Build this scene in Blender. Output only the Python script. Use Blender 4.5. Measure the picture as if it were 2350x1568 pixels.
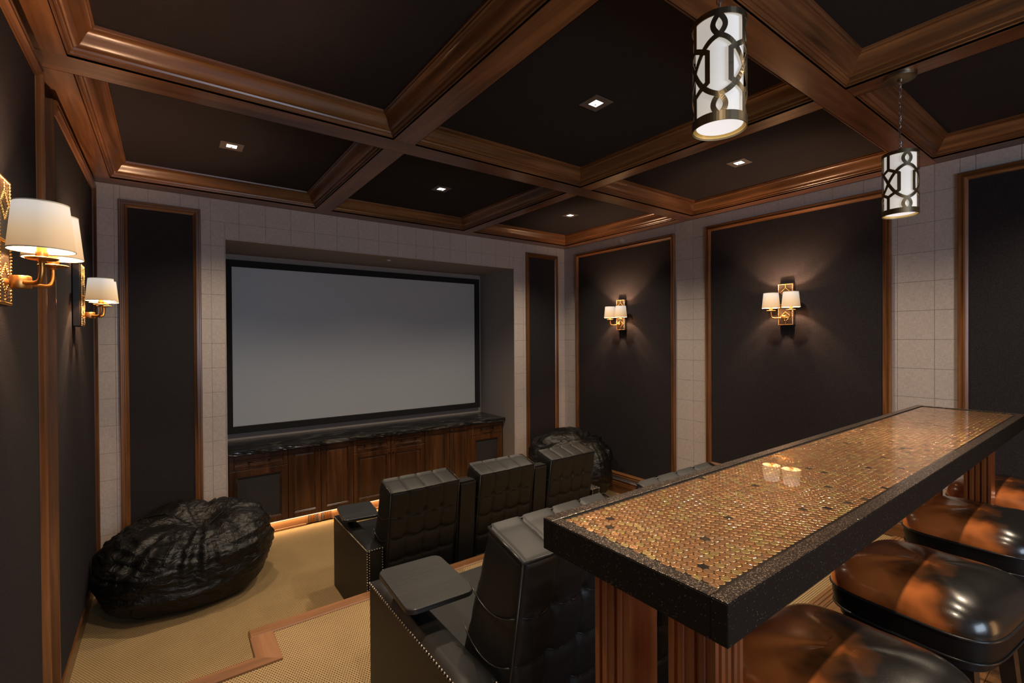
import bpy, bmesh, math, random
from math import sin, cos, pi, radians, sqrt, atan2, exp, floor
from mathutils import Vector, Matrix, noise
random.seed(7)
D = bpy.data
COL = bpy.context.scene.collection
SC = bpy.context.scene
for o in list(D.objects): D.objects.remove(o)

# ------------------------------------------------------------------ camera
ZC = 1.855                                     # camera height above the lower floor
F_PX = 1077.458
YAW, PIT, ROL = radians(36.257), radians(-0.385), radians(-0.367)
cd = D.cameras.new('camera'); cam = D.objects.new('camera', cd); COL.objects.link(cam)
_F = Vector((sin(YAW)*cos(PIT), cos(YAW)*cos(PIT), sin(PIT)))
_R = Vector((cos(YAW), -sin(YAW), 0)); _U = _R.cross(_F)
R2 = _R*cos(ROL) + _U*sin(ROL); U2 = -_R*sin(ROL) + _U*cos(ROL)
M = Matrix((R2, U2, -_F)).transposed().to_4x4(); M.translation = Vector((0, 0, ZC))
cam.matrix_world = M
cd.sensor_width = 36; cd.sensor_fit = 'HORIZONTAL'; cd.lens = F_PX/2350*36
cd.clip_start = .02
SC.camera = cam

# ------------------------------------------------------------------ world, exposure, big lights
w = D.worlds.new('world'); SC.world = w; w.use_nodes = True
w.node_tree.nodes['Background'].inputs[0].default_value = (.05, .06, .08, 1)
w.node_tree.nodes['Background'].inputs[1].default_value = .2
SC.view_settings.view_transform = 'Standard'
SC.view_settings.look = 'None'
SC.view_settings.gamma = 1
SC.view_settings.use_curve_mapping = False
SC.view_settings.exposure = 0.32

def area(name, loc, aim, size, power, color, sy=None):
    l = D.lights.new(name, 'AREA'); l.energy = power; l.color = color; l.size = size
    if sy: l.shape = 'RECTANGLE'; l.size_y = sy
    o = D.objects.new(name, l); COL.objects.link(o); o.location = loc
    o.rotation_euler = (Vector(aim)-Vector(loc)).to_track_quat('-Z', 'Y').to_euler()
    return o
# cool fill light added behind the camera, at an invented window opening
area('added_cool_fill', (.95, -2.52, 1.95), (.95, 3, 1.9), 1.9, 52, (.66, .80, 1.0), 1.2)
# warm fill light added low behind the camera, at an invented doorway
area('added_warm_fill', (3.4, -2.52, 1.2), (3.0, 3, 1.1), .9, 13, (1.0, .52, .22), 1.7)
WARM = (1.0, .59, .35)
P_DOWN = 82; P_SCONCE = 14; P_PEND = 5.5; P_LED = 6

# ------------------------------------------------------------------ materials
def mat(name, base=(.5, .5, .5), rough=.5, metal=0, **kw):
    m = D.materials.new(name); m.use_nodes = True
    b = m.node_tree.nodes['Principled BSDF']
    b.inputs['Base Color'].default_value = (*base, 1)
    b.inputs['Roughness'].default_value = rough
    b.inputs['Metallic'].default_value = metal
    for k, v in kw.items():
        k = k.replace('_', ' ')
        b.inputs[k].default_value = v if not isinstance(v, tuple) or len(v) != 3 else (*v, 1)
    return m
class N:
    def __init__(s, m): s.t = m.node_tree; s.b = s.t.nodes['Principled BSDF']
    def n(s, typ, **kw):
        nd = s.t.nodes.new(typ)
        for k, v in kw.items():
            if hasattr(nd, k): setattr(nd, k, v)
            else: nd.inputs[k.replace('_', ' ')].default_value = v
        return nd
    def l(s, a, b): s.t.links.new(a, b)
    def pos(s, scale=(1, 1, 1), obj=False):
        mp = s.n('ShaderNodeMapping'); mp.inputs['Scale'].default_value = scale
        if obj: tc = s.n('ShaderNodeTexCoord'); s.l(tc.outputs['Object'], mp.inputs['Vector'])
        else: g = s.n('ShaderNodeNewGeometry'); s.l(g.outputs['Position'], mp.inputs['Vector'])
        return mp.outputs['Vector']
    def ramp(s, fac, stops):
        r = s.n('ShaderNodeValToRGB'); e = r.color_ramp.elements
        while len(e) < len(stops): e.new(.5)
        for el, (p, c) in zip(e, stops): el.position = p; el.color = (*c, 1)
        s.l(fac, r.inputs['Fac']); return r.outputs['Color']
    def bump(s, h, strength=.3, dist=.01, normal=None):
        b = s.n('ShaderNodeBump'); b.inputs['Strength'].default_value = strength; b.inputs['Distance'].default_value = dist
        s.l(h, b.inputs['Height'])
        if normal: s.l(normal, b.inputs['Normal'])
        s.l(b.outputs['Normal'], s.b.inputs['Normal']); return b.outputs['Normal']
    def math(s, op, a, b=None):
        m = s.n('ShaderNodeMath', operation=op)
        for i, v in enumerate((a, b)):
            if v is None: continue
            if isinstance(v, (int, float)): m.inputs[i].default_value = v
            else: s.l(v, m.inputs[i])
        return m.outputs[0]

def wood(name, axis, dark=(.028, .0105, .0035), mid=(.125, .049, .0155), light=(.25, .108, .038), rough=.32, obj=False, sc=1.0, bump=.08, coat=.25):
    m = mat(name, mid, rough); k = N(m)
    s = [26*sc]*3; s['xyz'.index(axis)] = 1.3*sc
    p = k.pos(tuple(s), obj)
    n1 = k.n('ShaderNodeTexNoise', Scale=1.0, Detail=5.0, Roughness=.62, Distortion=.6); k.l(p, n1.inputs['Vector'])
    s2 = [4.5*sc]*3; s2['xyz'.index(axis)] = 1.0*sc
    n2 = k.n('ShaderNodeTexNoise', Scale=1.0, Detail=3.0); k.l(k.pos(tuple(s2), obj), n2.inputs['Vector'])
    f = k.math('ADD', k.math('MULTIPLY', n1.outputs[0], .5), k.math('MULTIPLY', n2.outputs[0], .5))
    k.l(k.ramp(f, [(.33, dark), (.5, mid), (.67, light)]), k.b.inputs['Base Color'])
    k.bump(n1.outputs[0], bump, .002)
    k.b.inputs['Coat Weight'].default_value = coat; k.b.inputs['Coat Roughness'].default_value = .18
    return m
WX, WY, WZ = (wood('stained_wood_'+a, a) for a in 'xyz')
CAB = wood('cabinet_wood', 'z', dark=(.012, .005, .002), mid=(.055, .020, .007), light=(.13, .052, .017), rough=.28, sc=.8)
CABX = wood('cabinet_wood_x', 'x', dark=(.012, .005, .002), mid=(.055, .020, .007), light=(.13, .052, .017), rough=.28, sc=.8)
LEGW = wood('leg_wood', 'z', dark=(.06, .015, .004), mid=(.20, .052, .012), light=(.34, .10, .022), rough=.35)
OAKX = wood('oak_x', 'x', dark=(.11, .045, .016), mid=(.20, .088, .034), light=(.29, .14, .06), rough=.42, coat=.1)
OAKY = wood('oak_y', 'y', dark=(.11, .045, .016), mid=(.20, .088, .034), light=(.29, .14, .06), rough=.42, coat=.1)
FLOORW = wood('floor_oak', 'x', dark=(.10, .045, .016), mid=(.19, .092, .036), light=(.27, .145, .062), rough=.35, coat=.2, sc=.8)
BLACKW = wood('black_wood', 'x', dark=(.003, .003, .003), mid=(.0055, .0052, .005), light=(.010, .0095, .009), rough=.52, sc=3, bump=.5, obj=True)

def fabric(name, c, c2, scale=260, bump=.5, rough=.95):
    m = mat(name, c, rough); k = N(m)
    n1 = k.n('ShaderNodeTexNoise', Scale=float(scale), Detail=3.0, Roughness=.7); k.l(k.pos(), n1.inputs['Vector'])
    k.l(k.ramp(n1.outputs[0], [(.35, c), (.65, c2)]), k.b.inputs['Base Color'])
    k.bump(n1.outputs[0], bump, .003)
    k.b.inputs['Specular IOR Level'].default_value = .2
    return m
FABRIC = fabric('charcoal_fabric', (.0085, .0072, .0080), (.031, .0255, .028), 230, .7)
CEILF = fabric('ceiling_fabric', (.012, .010, .0115), (.025, .021, .023), 320)
FABRICG = fabric('grille_fabric', (.022, .020, .021), (.04, .036, .036), 400)

def grasscloth():
    m = mat('grasscloth', (.27, .235, .22), .85); k = N(m)
    w1 = k.n('ShaderNodeTexNoise', Scale=1.0, Detail=4.0); k.l(k.pos((30, 30, 420)), w1.inputs['Vector'])
    w2 = k.n('ShaderNodeTexNoise', Scale=1.0, Detail=4.0); k.l(k.pos((420, 420, 30)), w2.inputs['Vector'])
    f = k.math('MULTIPLY', k.math('ADD', w1.outputs[0], w2.outputs[0]), .5)
    k.l(k.ramp(f, [(.36, (.33, .285, .262)), (.62, (.48, .42, .39))]), k.b.inputs['Base Color'])
    k.bump(f, .25, .002); k.b.inputs['Specular IOR Level'].default_value = .3
    return m
GRASS = grasscloth()
RECESS = mat('recess_paint', (.24, .21, .195), .8)
JOINT = mat('joint_grey', (.17, .15, .14), .9)

def carpet():
    m = mat('woven_carpet', (.3, .2, .1), .95); k = N(m)
    g = k.n('ShaderNodeNewGeometry'); sx = k.n('ShaderNodeSeparateXYZ'); k.l(g.outputs['Position'], sx.inputs[0])
    cx, cy = .0125, .0115
    v = k.math('DIVIDE', sx.outputs[1], cy); row = k.math('FLOOR', v)
    off = k.math('MULTIPLY', k.math('MODULO', k.math('ABSOLUTE', row), 2.0), .5)
    u = k.math('ADD', k.math('DIVIDE', sx.outputs[0], cx), off)
    fu = k.math('SUBTRACT', k.math('FRACT', k.math('ADD', u, 100.0)), .5)
    fv = k.math('SUBTRACT', k.math('FRACT', v), .5)
    d = k.math('SQRT', k.math('ADD', k.math('POWER', fu, 2.0), k.math('MULTIPLY', k.math('POWER', fv, 2.0), 1.6)))
    n1 = k.n('ShaderNodeTexNoise', Scale=500.0, Detail=2.0); k.l(g.outputs['Position'], n1.inputs['Vector'])
    n2 = k.n('ShaderNodeTexNoise', Scale=5.0, Detail=3.0); k.l(g.outputs['Position'], n2.inputs['Vector'])
    f = k.math('ADD', d, k.math('MULTIPLY', k.math('SUBTRACT', n1.outputs[0], .5), .30))
    f = k.math('ADD', f, k.math('MULTIPLY', k.math('SUBTRACT', n2.outputs[0], .5), .10))
    k.l(k.ramp(f, [(.15, (.035, .019, .006)), (.33, (.18, .115, .048)), (.49, (.37, .265, .135))]), k.b.inputs['Base Color'])
    k.bump(f, .8, .004); k.b.inputs['Specular IOR Level'].default_value = .15
    return m
CARPET = carpet()

def leather(name, c, rough=.33, bsc=420):
    m = mat(name, c, rough); k = N(m)
    v = k.n('ShaderNodeTexVoronoi', Scale=float(bsc)); k.l(k.pos(obj=True), v.inputs['Vector'])
    n1 = k.n('ShaderNodeTexNoise', Scale=14.0, Detail=4.0); k.l(k.pos(obj=True), n1.inputs['Vector'])
    h = k.math('ADD', k.math('MULTIPLY', v.outputs[0], .10), n1.outputs[0])
    k.bump(h, .22, .004)
    return m
LEATHER = leather('black_leather', (.0065, .0062, .006), .48)
LEATHER.node_tree.nodes['Principled BSDF'].inputs['Specular IOR Level'].default_value = .32
PIPING = mat('piping', (.012, .012, .012), .3)

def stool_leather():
    m = mat('stool_leather_ramp', (.02, .01, .005), .26); k = N(m)  # near-black turning orange-brown towards local +y and -x, edge broken by noise
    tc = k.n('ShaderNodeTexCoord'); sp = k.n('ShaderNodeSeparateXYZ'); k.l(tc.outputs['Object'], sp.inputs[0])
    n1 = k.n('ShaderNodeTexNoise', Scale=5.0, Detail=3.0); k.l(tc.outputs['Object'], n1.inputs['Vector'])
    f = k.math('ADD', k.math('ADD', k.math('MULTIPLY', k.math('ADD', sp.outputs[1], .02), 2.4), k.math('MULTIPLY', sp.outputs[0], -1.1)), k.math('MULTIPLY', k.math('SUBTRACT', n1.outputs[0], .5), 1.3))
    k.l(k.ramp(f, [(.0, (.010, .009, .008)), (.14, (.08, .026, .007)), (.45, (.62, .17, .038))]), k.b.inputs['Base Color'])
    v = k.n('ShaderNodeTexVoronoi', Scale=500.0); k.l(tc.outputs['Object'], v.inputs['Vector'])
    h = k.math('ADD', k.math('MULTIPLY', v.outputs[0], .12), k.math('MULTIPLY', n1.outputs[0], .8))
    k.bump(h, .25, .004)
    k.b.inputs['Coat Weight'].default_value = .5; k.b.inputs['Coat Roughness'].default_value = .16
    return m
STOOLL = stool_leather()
SKIRT = mat('stool_skirt_leather', (.004, .0038, .0038), .45, Specular_IOR_Level=.25)
STOOLB = mat('stool_black_lacquer', (.008, .008, .008), .25, Coat_Weight=.5)

def velvet():
    m = mat('black_velour', (.0022, .0018, .0015), .44, Specular_IOR_Level=.42)
    k = N(m); n1 = k.n('ShaderNodeTexNoise', Scale=11.0, Detail=4.0, Roughness=.55, Distortion=1.5)
    k.l(k.pos((1, 1, 2), True), n1.inputs['Vector']); k.bump(n1.outputs[0], .55, .03)
    return m
VELVET = velvet()

def granite(name, speck, base=(.014, .011, .010), rough=.35, scale=300, thr=.08, bright=(.8, .68, .55)):
    m = mat(name, base, rough); k = N(m)
    v = k.n('ShaderNodeTexVoronoi', Scale=float(scale)); k.l(k.pos(obj=True), v.inputs['Vector'])
    wn = k.n('ShaderNodeTexWhiteNoise'); k.l(v.outputs['Position'], wn.inputs['Vector'])
    g = k.math('GREATER_THAN', wn.outputs[0], 1-thr)
    mx = k.n('ShaderNodeMix', data_type='RGBA'); k.l(g, mx.inputs['Factor'])
    mx.inputs['A'].default_value = (*base, 1); mx.inputs['B'].default_value = (*bright, 1)
    k.l(mx.outputs['Result'], k.b.inputs['Base Color'])
    k.l(k.math('MULTIPLY', g, speck), k.b.inputs['Metallic'])
    nm = k.n('ShaderNodeBump', Strength=.6, Distance=.002); k.l(wn.outputs[0], nm.inputs['Height'])
    k.l(nm.outputs['Normal'], k.b.inputs['Normal'])
    return m
GLITTER = granite('glitter_rim', .95, base=(.020, .013, .010), rough=.28, scale=620, thr=.15, bright=(.75, .60, .45))
APRON = granite('black_apron', .0, base=(.0045, .003, .0026), rough=.62, scale=500, thr=.02, bright=(.05, .04, .03))
APRON.node_tree.nodes['Principled BSDF'].inputs['Specular IOR Level'].default_value = .15
def stone():
    m = mat('black_stone', (.02, .02, .02), .16); k = N(m)
    n1 = k.n('ShaderNodeTexNoise', Scale=1.0, Detail=7.0, Roughness=.65, Distortion=2.2); k.l(k.pos((3, 9, 9)), n1.inputs['Vector'])
    k.l(k.ramp(n1.outputs[0], [(.42, (.007, .007, .007)), (.56, (.022, .021, .020)), (.66, (.10, .095, .085))]), k.b.inputs['Base Color'])
    k.bump(n1.outputs[0], .15, .004)
    return m
STONE = stone()
BRASS = mat('aged_brass', (.50, .27, .085), .38, 1.0)
BRASSD = mat('dark_bronze', (.27, .22, .145), .34, 1.0)
GOLD = mat('gold_inside', (.75, .52, .18), .35, .9)
CHROME = mat('chrome', (.6, .58, .55), .2, 1.0)
NICKEL = mat('nailhead_pewter', (.55, .47, .38), .3, 1.0)
BLACKM = mat('black_frame', (.002, .002, .002), .85)
PULL = mat('oiled_bronze', (.02, .015, .012), .35, .8)
SCREEN = mat('screen_grey', (.38, .405, .44), .5)
LITTRIM = mat('downlight_trim', (.10, .085, .075), .5)
WHITEP = mat('white_plastic', (.45, .44, .42), .5)
BULBC = mat('dark_baffle', (.08, .07, .05), .5)

def emit(name, c, s, base=(.6, .55, .5), grad=None):
    m = mat(name, base, .9); k = N(m)
    k.b.inputs['Emission Color'].default_value = (*c, 1); k.b.inputs['Emission Strength'].default_value = s
    if grad:
        tc = k.n('ShaderNodeTexCoord'); sp = k.n('ShaderNodeSeparateXYZ'); k.l(tc.outputs['Object'], sp.inputs[0])
        mr = k.n('ShaderNodeMapRange'); mr.inputs['From Min'].default_value = grad[0]; mr.inputs['From Max'].default_value = grad[1]
        k.l(sp.outputs[2], mr.inputs['Value'])
        k.l(k.ramp(mr.outputs[0], grad[2]), k.b.inputs['Emission Color'])
    return m
SHADE = emit('linen_shade', (1, .8, .6), .43, (.36, .29, .21), (0, .13, [(0, (.76, .40, .15)), (.40, (.95, .64, .35)), (.85, (1.0, .90, .80))]))
OPAL = emit('opal_glass', (1, .93, .84), .33, (.7, .7, .68))
OPALB = emit('opal_bottom', (.97, .98, 1), .58, (.7, .7, .7))
LAMP = emit('lamp_lens', (1, .95, .85), 3.0)
LEDM = emit('led_strip', (1, .66, .36), 4.0)

COINS = []
for i, (c, r) in enumerate([((.54, .275, .12), .30), ((.44, .22, .095), .34), ((.43, .29, .11), .36), ((.76, .44, .23), .24), ((.32, .17, .08), .38), ((.05, .035, .02), .55)]):
    m = mat('copper_%d' % i, c, r, .9); k = N(m)
    uv = k.n('ShaderNodeUVMap'); g = k.n('ShaderNodeNewGeometry'); oi = k.n('ShaderNodeObjectInfo')
    rnd = k.math('ADD', g.outputs['Random Per Island'], oi.outputs['Random'])
    # struck relief: raised border ring and a lumpy portrait
    ln = k.n('ShaderNodeVectorMath', operation='LENGTH'); k.l(uv.outputs[0], ln.inputs[0])
    ringh = k.math('MULTIPLY', k.math('GREATER_THAN', ln.outputs['Value'], .86), 1.0)
    nz = k.n('ShaderNodeTexNoise', Scale=1.6, Detail=3.0, noise_dimensions='4D'); k.l(uv.outputs[0], nz.inputs['Vector']); k.l(k.math('MULTIPLY', rnd, 40.0), nz.inputs['W'])
    h = k.math('ADD', k.math('MULTIPLY', ringh, .5), k.math('MULTIPLY', nz.outputs[0], 1.3))
    wn = k.n('ShaderNodeTexWhiteNoise', noise_dimensions='1D'); k.l(rnd, wn.inputs['W'])
    sc = k.n('ShaderNodeVectorMath', operation='SCALE'); sb = k.n('ShaderNodeVectorMath', operation='SUBTRACT'); sb.inputs[1].default_value = (.5, .5, .5)
    k.l(wn.outputs['Color'], sb.inputs[0]); k.l(sb.outputs[0], sc.inputs[0]); sc.inputs['Scale'].default_value = .11
    ad = k.n('ShaderNodeVectorMath', operation='ADD'); k.l(g.outputs['Normal'], ad.inputs[0]); k.l(sc.outputs[0], ad.inputs[1])
    nn = k.n('ShaderNodeVectorMath', operation='NORMALIZE'); k.l(ad.outputs[0], nn.inputs[0])
    k.bump(h, .8, .0009, nn.outputs[0])
    hs = k.n('ShaderNodeHueSaturation'); hs.inputs['Color'].default_value = (*c, 1)
    k.l(k.math('ADD', k.math('MULTIPLY', wn.outputs['Value'], .35), .80), hs.inputs['Value']); k.l(hs.outputs[0], k.b.inputs['Base Color'])
    k.b.inputs['Coat Weight'].default_value = 1.0; k.b.inputs['Coat Roughness'].default_value = .012
    k.b.inputs['Coat IOR'].default_value = 1.5
    cn = k.n('ShaderNodeCombineXYZ'); cn.inputs[2].default_value = 1.0
    k.l(cn.outputs[0], k.b.inputs['Coat Normal'])
    COINS.append(m)
COINBED = mat('resin_bed', (.010, .006, .004), .3, Coat_Weight=1.0, Coat_Roughness=.015)

# ------------------------------------------------------------------ mesh helpers
class MB:
    def __init__(s): s.v = []; s.f = []; s.mi = []; s.cur = 0
    def add(s, vs, fs):
        o = len(s.v); s.v += [tuple(v) for v in vs]; s.f += [tuple(i+o for i in f) for f in fs]; s.mi += [s.cur]*len(fs); return s
    def box(s, x0, x1, y0, y1, z0, z1, ch=0):
        if ch <= 0:
            return s.add([(x0, y0, z0), (x1, y0, z0), (x1, y1, z0), (x0, y1, z0), (x0, y0, z1), (x1, y0, z1), (x1, y1, z1), (x0, y1, z1)],
                         [(3, 2, 1, 0), (4, 5, 6, 7), (0, 1, 5, 4), (1, 2, 6, 5), (2, 3, 7, 6), (3, 0, 4, 7)])
        c = min(ch, (x1-x0)/2.01, (y1-y0)/2.01, (z1-z0)/2.01)
        bm = bmesh.new(); bmesh.ops.create_cube(bm, size=1)
        for v in bm.verts: v.co = Vector(((x0+x1)/2+v.co.x*(x1-x0), (y0+y1)/2+v.co.y*(y1-y0), (z0+z1)/2+v.co.z*(z1-z0)))
        bmesh.ops.bevel(bm, geom=bm.edges[:], offset=c, segments=2 if ch > .006 else 1, affect='EDGES')
        return s.frombm(bm)
    def frombm(s, bm):
        bm.verts.ensure_lookup_table(); bm.verts.index_update()
        s.add([v.co[:] for v in bm.verts], [[v.index for v in f.verts] for f in bm.faces]); bm.free(); return s
    def prism(s, poly, a, b, axis='z'):
        """extrude 2-D polygon from a to b. axis z: (x,y); y: (x,z); x: (y,z)"""
        n = len(poly)
        P = {'z': lambda p, h: (p[0], p[1], h), 'y': lambda p, h: (p[0], h, p[1]), 'x': lambda p, h: (h, p[0], p[1])}[axis]
        return s.add([P(p, a) for p in poly]+[P(p, b) for p in poly],
                     [tuple(range(n))[::-1], tuple(range(n, 2*n))]+[(i, (i+1) % n, (i+1) % n+n, i+n) for i in range(n)])
    def tube(s, pts, r, seg=8, cap=True):
        pts = [Vector(p) for p in pts]; rr = r if isinstance(r, (list, tuple)) else [r]*len(pts)
        vs = []; fs = []; up = None
        for i, p in enumerate(pts):
            t = (pts[min(i+1, len(pts)-1)]-pts[max(i-1, 0)]).normalized()
            if up is None: up = t.orthogonal().normalized()
            else: up = (up-t*up.dot(t)); up = up.normalized() if up.length > 1e-6 else t.orthogonal().normalized()
            b = t.cross(up)
            for j in range(seg):
                a = 2*pi*j/seg; vs.append(p+(up*cos(a)+b*sin(a))*rr[i])
        for i in range(len(pts)-1):
            for j in range(seg):
                fs.append((i*seg+j, i*seg+(j+1) % seg, (i+1)*seg+(j+1) % seg, (i+1)*seg+j))
        if cap: fs += [tuple(range(seg))[::-1], tuple(range((len(pts)-1)*seg, len(pts)*seg))]
        return s.add(vs, fs)
    def lathe(s, prof, c=(0, 0, 0), seg=24, close=False):
        """profile [(r,z)], revolved about z"""
        vs = []; fs = []; n = len(prof)
        for j in range(seg):
            a = 2*pi*j/seg
            for r, z in prof: vs.append((c[0]+r*cos(a), c[1]+r*sin(a), c[2]+z))
        m = n if close else n-1
        for j in range(seg):
            k = (j+1) % seg
            for i in range(m): fs.append((j*n+i, k*n+i, k*n+(i+1) % n, j*n+(i+1) % n))
        return s.add(vs, fs)
    def sph(s, c, r, seg=6, rings=4, half=None):
        vs = []; fs = []
        for i in range(rings+1):
            t = pi*i/rings
            for j in range(seg): a = 2*pi*j/seg; vs.append((c[0]+r*sin(t)*cos(a), c[1]+r*sin(t)*sin(a), c[2]+r*cos(t)))
        for i in range(rings):
            for j in range(seg): fs.append((i*seg+j, (i+1)*seg+j, (i+1)*seg+(j+1) % seg, i*seg+(j+1) % seg))
        return s.add(vs, fs)
    def xf(s, mtx, start=0):
        for i in range(start, len(s.v)): s.v[i] = tuple(mtx @ Vector(s.v[i]))
        return s
    def build(s, name, m, parent=None, smooth=False, angle=None, **props):
        me = D.meshes.new(name); me.from_pydata(s.v, [], s.f)
        bm = bmesh.new(); bm.from_mesh(me); bmesh.ops.remove_doubles(bm, verts=bm.verts[:], dist=1e-6) if len(s.v) < 60000 else None
        bmesh.ops.recalc_face_normals(bm, faces=bm.faces[:]) if len(s.v) < 60000 else None
        if smooth: 
            for f in bm.faces: f.smooth = True
        bm.to_mesh(me); bm.free()
        ms = m if isinstance(m, list) else [m]
        for x in ms: me.materials.append(x)
        if len(ms) > 1 and len(me.polygons) == len(s.mi):
            me.polygons.foreach_set('material_index', s.mi)
        o = D.objects.new(name, me); COL.objects.link(o)
        if smooth and angle: me.set_sharp_from_angle(angle=radians(angle))
        if parent: o.parent = parent
        for k, v in props.items(): o[k] = v
        return o
def thing(name, label, cat, loc=(0, 0, 0), rz=0, group=None):
    o = D.objects.new(name, None); COL.objects.link(o); o.location = loc; o.rotation_euler = (0, 0, rz)
    o.empty_display_size = .05
    o['label'] = label; o['category'] = cat
    if group: o['group'] = group
    return o
def tag(o, label, cat, group=None):
    o['label'] = label; o['category'] = cat
    if group: o['group'] = group
    return o
def struct(o): o['kind'] = 'structure'; return o
def copy_tree(o, parent=None):
    c = o.copy(); COL.objects.link(c); c.parent = parent
    for ch in [x for x in KIDS(o)]: copy_tree(ch, c)
    return c
def KIDS(o): return [x for x in list(D.objects) if x.parent == o]
def point(name, loc, power, color, r=.02, parent=None):
    l = D.lights.new(name, 'POINT'); l.energy = power; l.color = color; l.shadow_soft_size = r
    o = D.objects.new(name, l); COL.objects.link(o); o.location = loc
    if parent: o.parent = parent
    return o

# ------------------------------------------------------------------ room dimensions
XL, XR, YF, YB0 = -.474, 4.337, 4.706, -2.6
ZBM = 3.055                                     # underside of the beams
RL, RR, RT, YR = .403, 3.484, 2.721, 5.487      # screen recess
PZ = .371                                       # platform height
BARY = 1.13                                     # carpet to oak

# floor
fl = struct(MB().box(XL-.1, XR+.1, 2.40, YF+.9, -.1, 0).build('floor', CARPET))
pf = struct(MB().prism([(XL-.02, BARY), (XR+.02, BARY), (XR+.02, 2.65), (.40, 2.65), (.40, 2.40), (XL-.02, 2.40)], .0, PZ-.004).build('platform_floor', CARPET))
# nosing boards of oak around the platform edge
mb = MB().box(.316, XR, 2.643, 2.723, PZ-.03, PZ+.004, .006); struct(mb.build('trim_1', OAKX))
mb = MB().prism([(.316, 2.47), (.42, 2.39), (.42, 2.643), (.316, 2.643)], PZ-.03, PZ+.004); struct(mb.build('trim_2', OAKY))
mb = MB().prism([(XL, 2.39), (.42, 2.39), (.316, 2.47), (XL, 2.47)], PZ-.03, PZ+.004); struct(mb.build('trim_3', OAKX))
struct(MB().prism([(XL, 2.405), (.41, 2.405), (.41, 2.66), (XR, 2.66), (XR, 2.70), (.335, 2.70), (.335, 2.455), (XL, 2.455)], 0, PZ-.03).build('trim_4', WX))
# oak boards of the bar area and its grooved threshold
of = struct(MB().box(XL-.1, XR+.1, YB0-.1, BARY-.075, -.1, PZ-.012).build('bar_floor', JOINT))
y = BARY-.075; i = 0
while y > -1.2:
    x = XL + (-.9 if i % 2 else -.3) - random.random()*.3
    while x < XR:
        L = 1.5+random.random()*.5; a, b_ = max(x, XL)+.0008, min(x+L, XR)-.0008
        if b_ > a+.05: MB().box(a, b_, y-.1265+.0008, y-.0008, PZ-.012, PZ, .0015).build('plank', FLOORW, of)
        x += L
    y -= .1265; i += 1
th = MB().box(XL, XR, BARY-.075, BARY, PZ-.02, PZ+.004)
for q in range(3): th.box(XL, XR, BARY-.068+q*.022, BARY-.056+q*.022, PZ+.002, PZ+.009, .002)
struct(th.build('trim_5', FLOORW))

# front wall with the screen recess
mb = MB()
mb.box(XL-.12, RL, YF, YR+.1, -.1, 3.3); mb.box(RR, XR+.12, YF, YR+.1, -.1, 3.3)
mb.box(RL, RR, YF, YR+.1, RT, 3.3); mb.box(RL, RR, YR, YR+.1, -.1, RT)
wf = struct(mb.build('wall_front', RECESS))
wr = struct(MB().box(XR, XR+.12, YB0, YF, -.1, 3.3).build('wall_right', JOINT))
wl = struct(MB().box(XL-.12, XL, YB0, YF, -.1, 3.3).build('wall_left', RECESS))
# unseen back wall; window and doorway openings invented to let light in
mb = MB(); yb = YB0
def wallpiece(x0, x1, z0, z1): mb.box(x0, x1, yb-.12, yb, z0, z1)
wallpiece(XL-.12, -.1, -.1, 3.3); wallpiece(-.1, 2.0, -.1, 1.3); wallpiece(-.1, 2.0, 2.6, 3.3); wallpiece(2.0, 2.95, -.1, 3.3)
wallpiece(2.95, 3.85, 2.4, 3.3); wallpiece(3.85, XR+.12, -.1, 3.3)
struct(mb.build('wall_back', RECESS))
mb = MB()
for (x0, x1, z0, z1) in ((-.14, -.06, 1.26, 2.64), (1.96, 2.04, 1.26, 2.64), (-.14, 2.04, 1.26, 1.34), (-.14, 2.04, 2.56, 2.64), (.93, .97, 1.3, 2.6)):
    mb.box(x0, x1, yb-.04, yb+.03, z0, z1, .004)
struct(mb.build('added_window_1', WZ))  # frame of the invented window, added around the cool fill light

# wall tiles of grasscloth
TS, TZ0 = .208, 2.865-.2075*13
def tiles(plane):
    L0, L1 = (XL, XR) if plane == 'y' else (1.0-.9, YF)
    o0 = -.323-TS if plane == 'y' else YF-.06-TS*30
    panels = FPAN if plane == 'y' else RPAN
    n = 0; k = 0; us = []
    u = o0
    while u < L1:
        us.append((max(u, L0), min(u+TS, L1))); u += TS
    for (u0, u1) in us:
        if u1-u0 < .01: continue
        for j in range(-1, 16):
            z0, z1 = max(0, TZ0+j*.2075), min(ZBM, TZ0+(j+1)*.2075)
            if z1-z0 < .01: continue
            rects = [(u0, u1, z0, z1)]
            cuts = list(panels)+([(RL, RR, -1, RT)] if plane == 'y' else [])
            for (a, b, c, d) in cuts:
                new = []
                for (p, q, r, s_) in rects:
                    if q <= a or p >= b or s_ <= c or r >= d: new.append((p, q, r, s_)); continue
                    if p < a: new.append((p, a, r, s_))
                    if q > b: new.append((b, q, r, s_))
                    pp, qq = max(p, a), min(q, b)
                    if r < c: new.append((pp, qq, r, c))
                    if s_ > d: new.append((pp, qq, d, s_))
                rects = new
            for (p, q, r, s_) in rects:
                if q-p < .006 or s_-r < .006: continue
                g = .0009
                m = MB()
                if plane == 'y': m.box(p+g, q-g, YF-.004, YF, r+g, s_-g, .0008)
                else: m.box(XR-.004, XR, p+g, q-g, r+g, s_-g, .0008)
                m.build('wall_tile', GRASS, wf if plane == 'y' else wr)
FPAN = [(-.298+.01, .230-.01, .19+.01, 2.944-.01), (3.666+.01, 4.203-.01, .19+.01, 2.944-.01)]
RPAN = [(2.981+.01, 4.476-.01, .20+.01, 2.95-.01), (1.141+.01, 2.627-.01, .571+.01, 2.95-.01), (-.70, .781-.01, .571+.01, 2.95-.01)]
tiles('y'); tiles('x')
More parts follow.
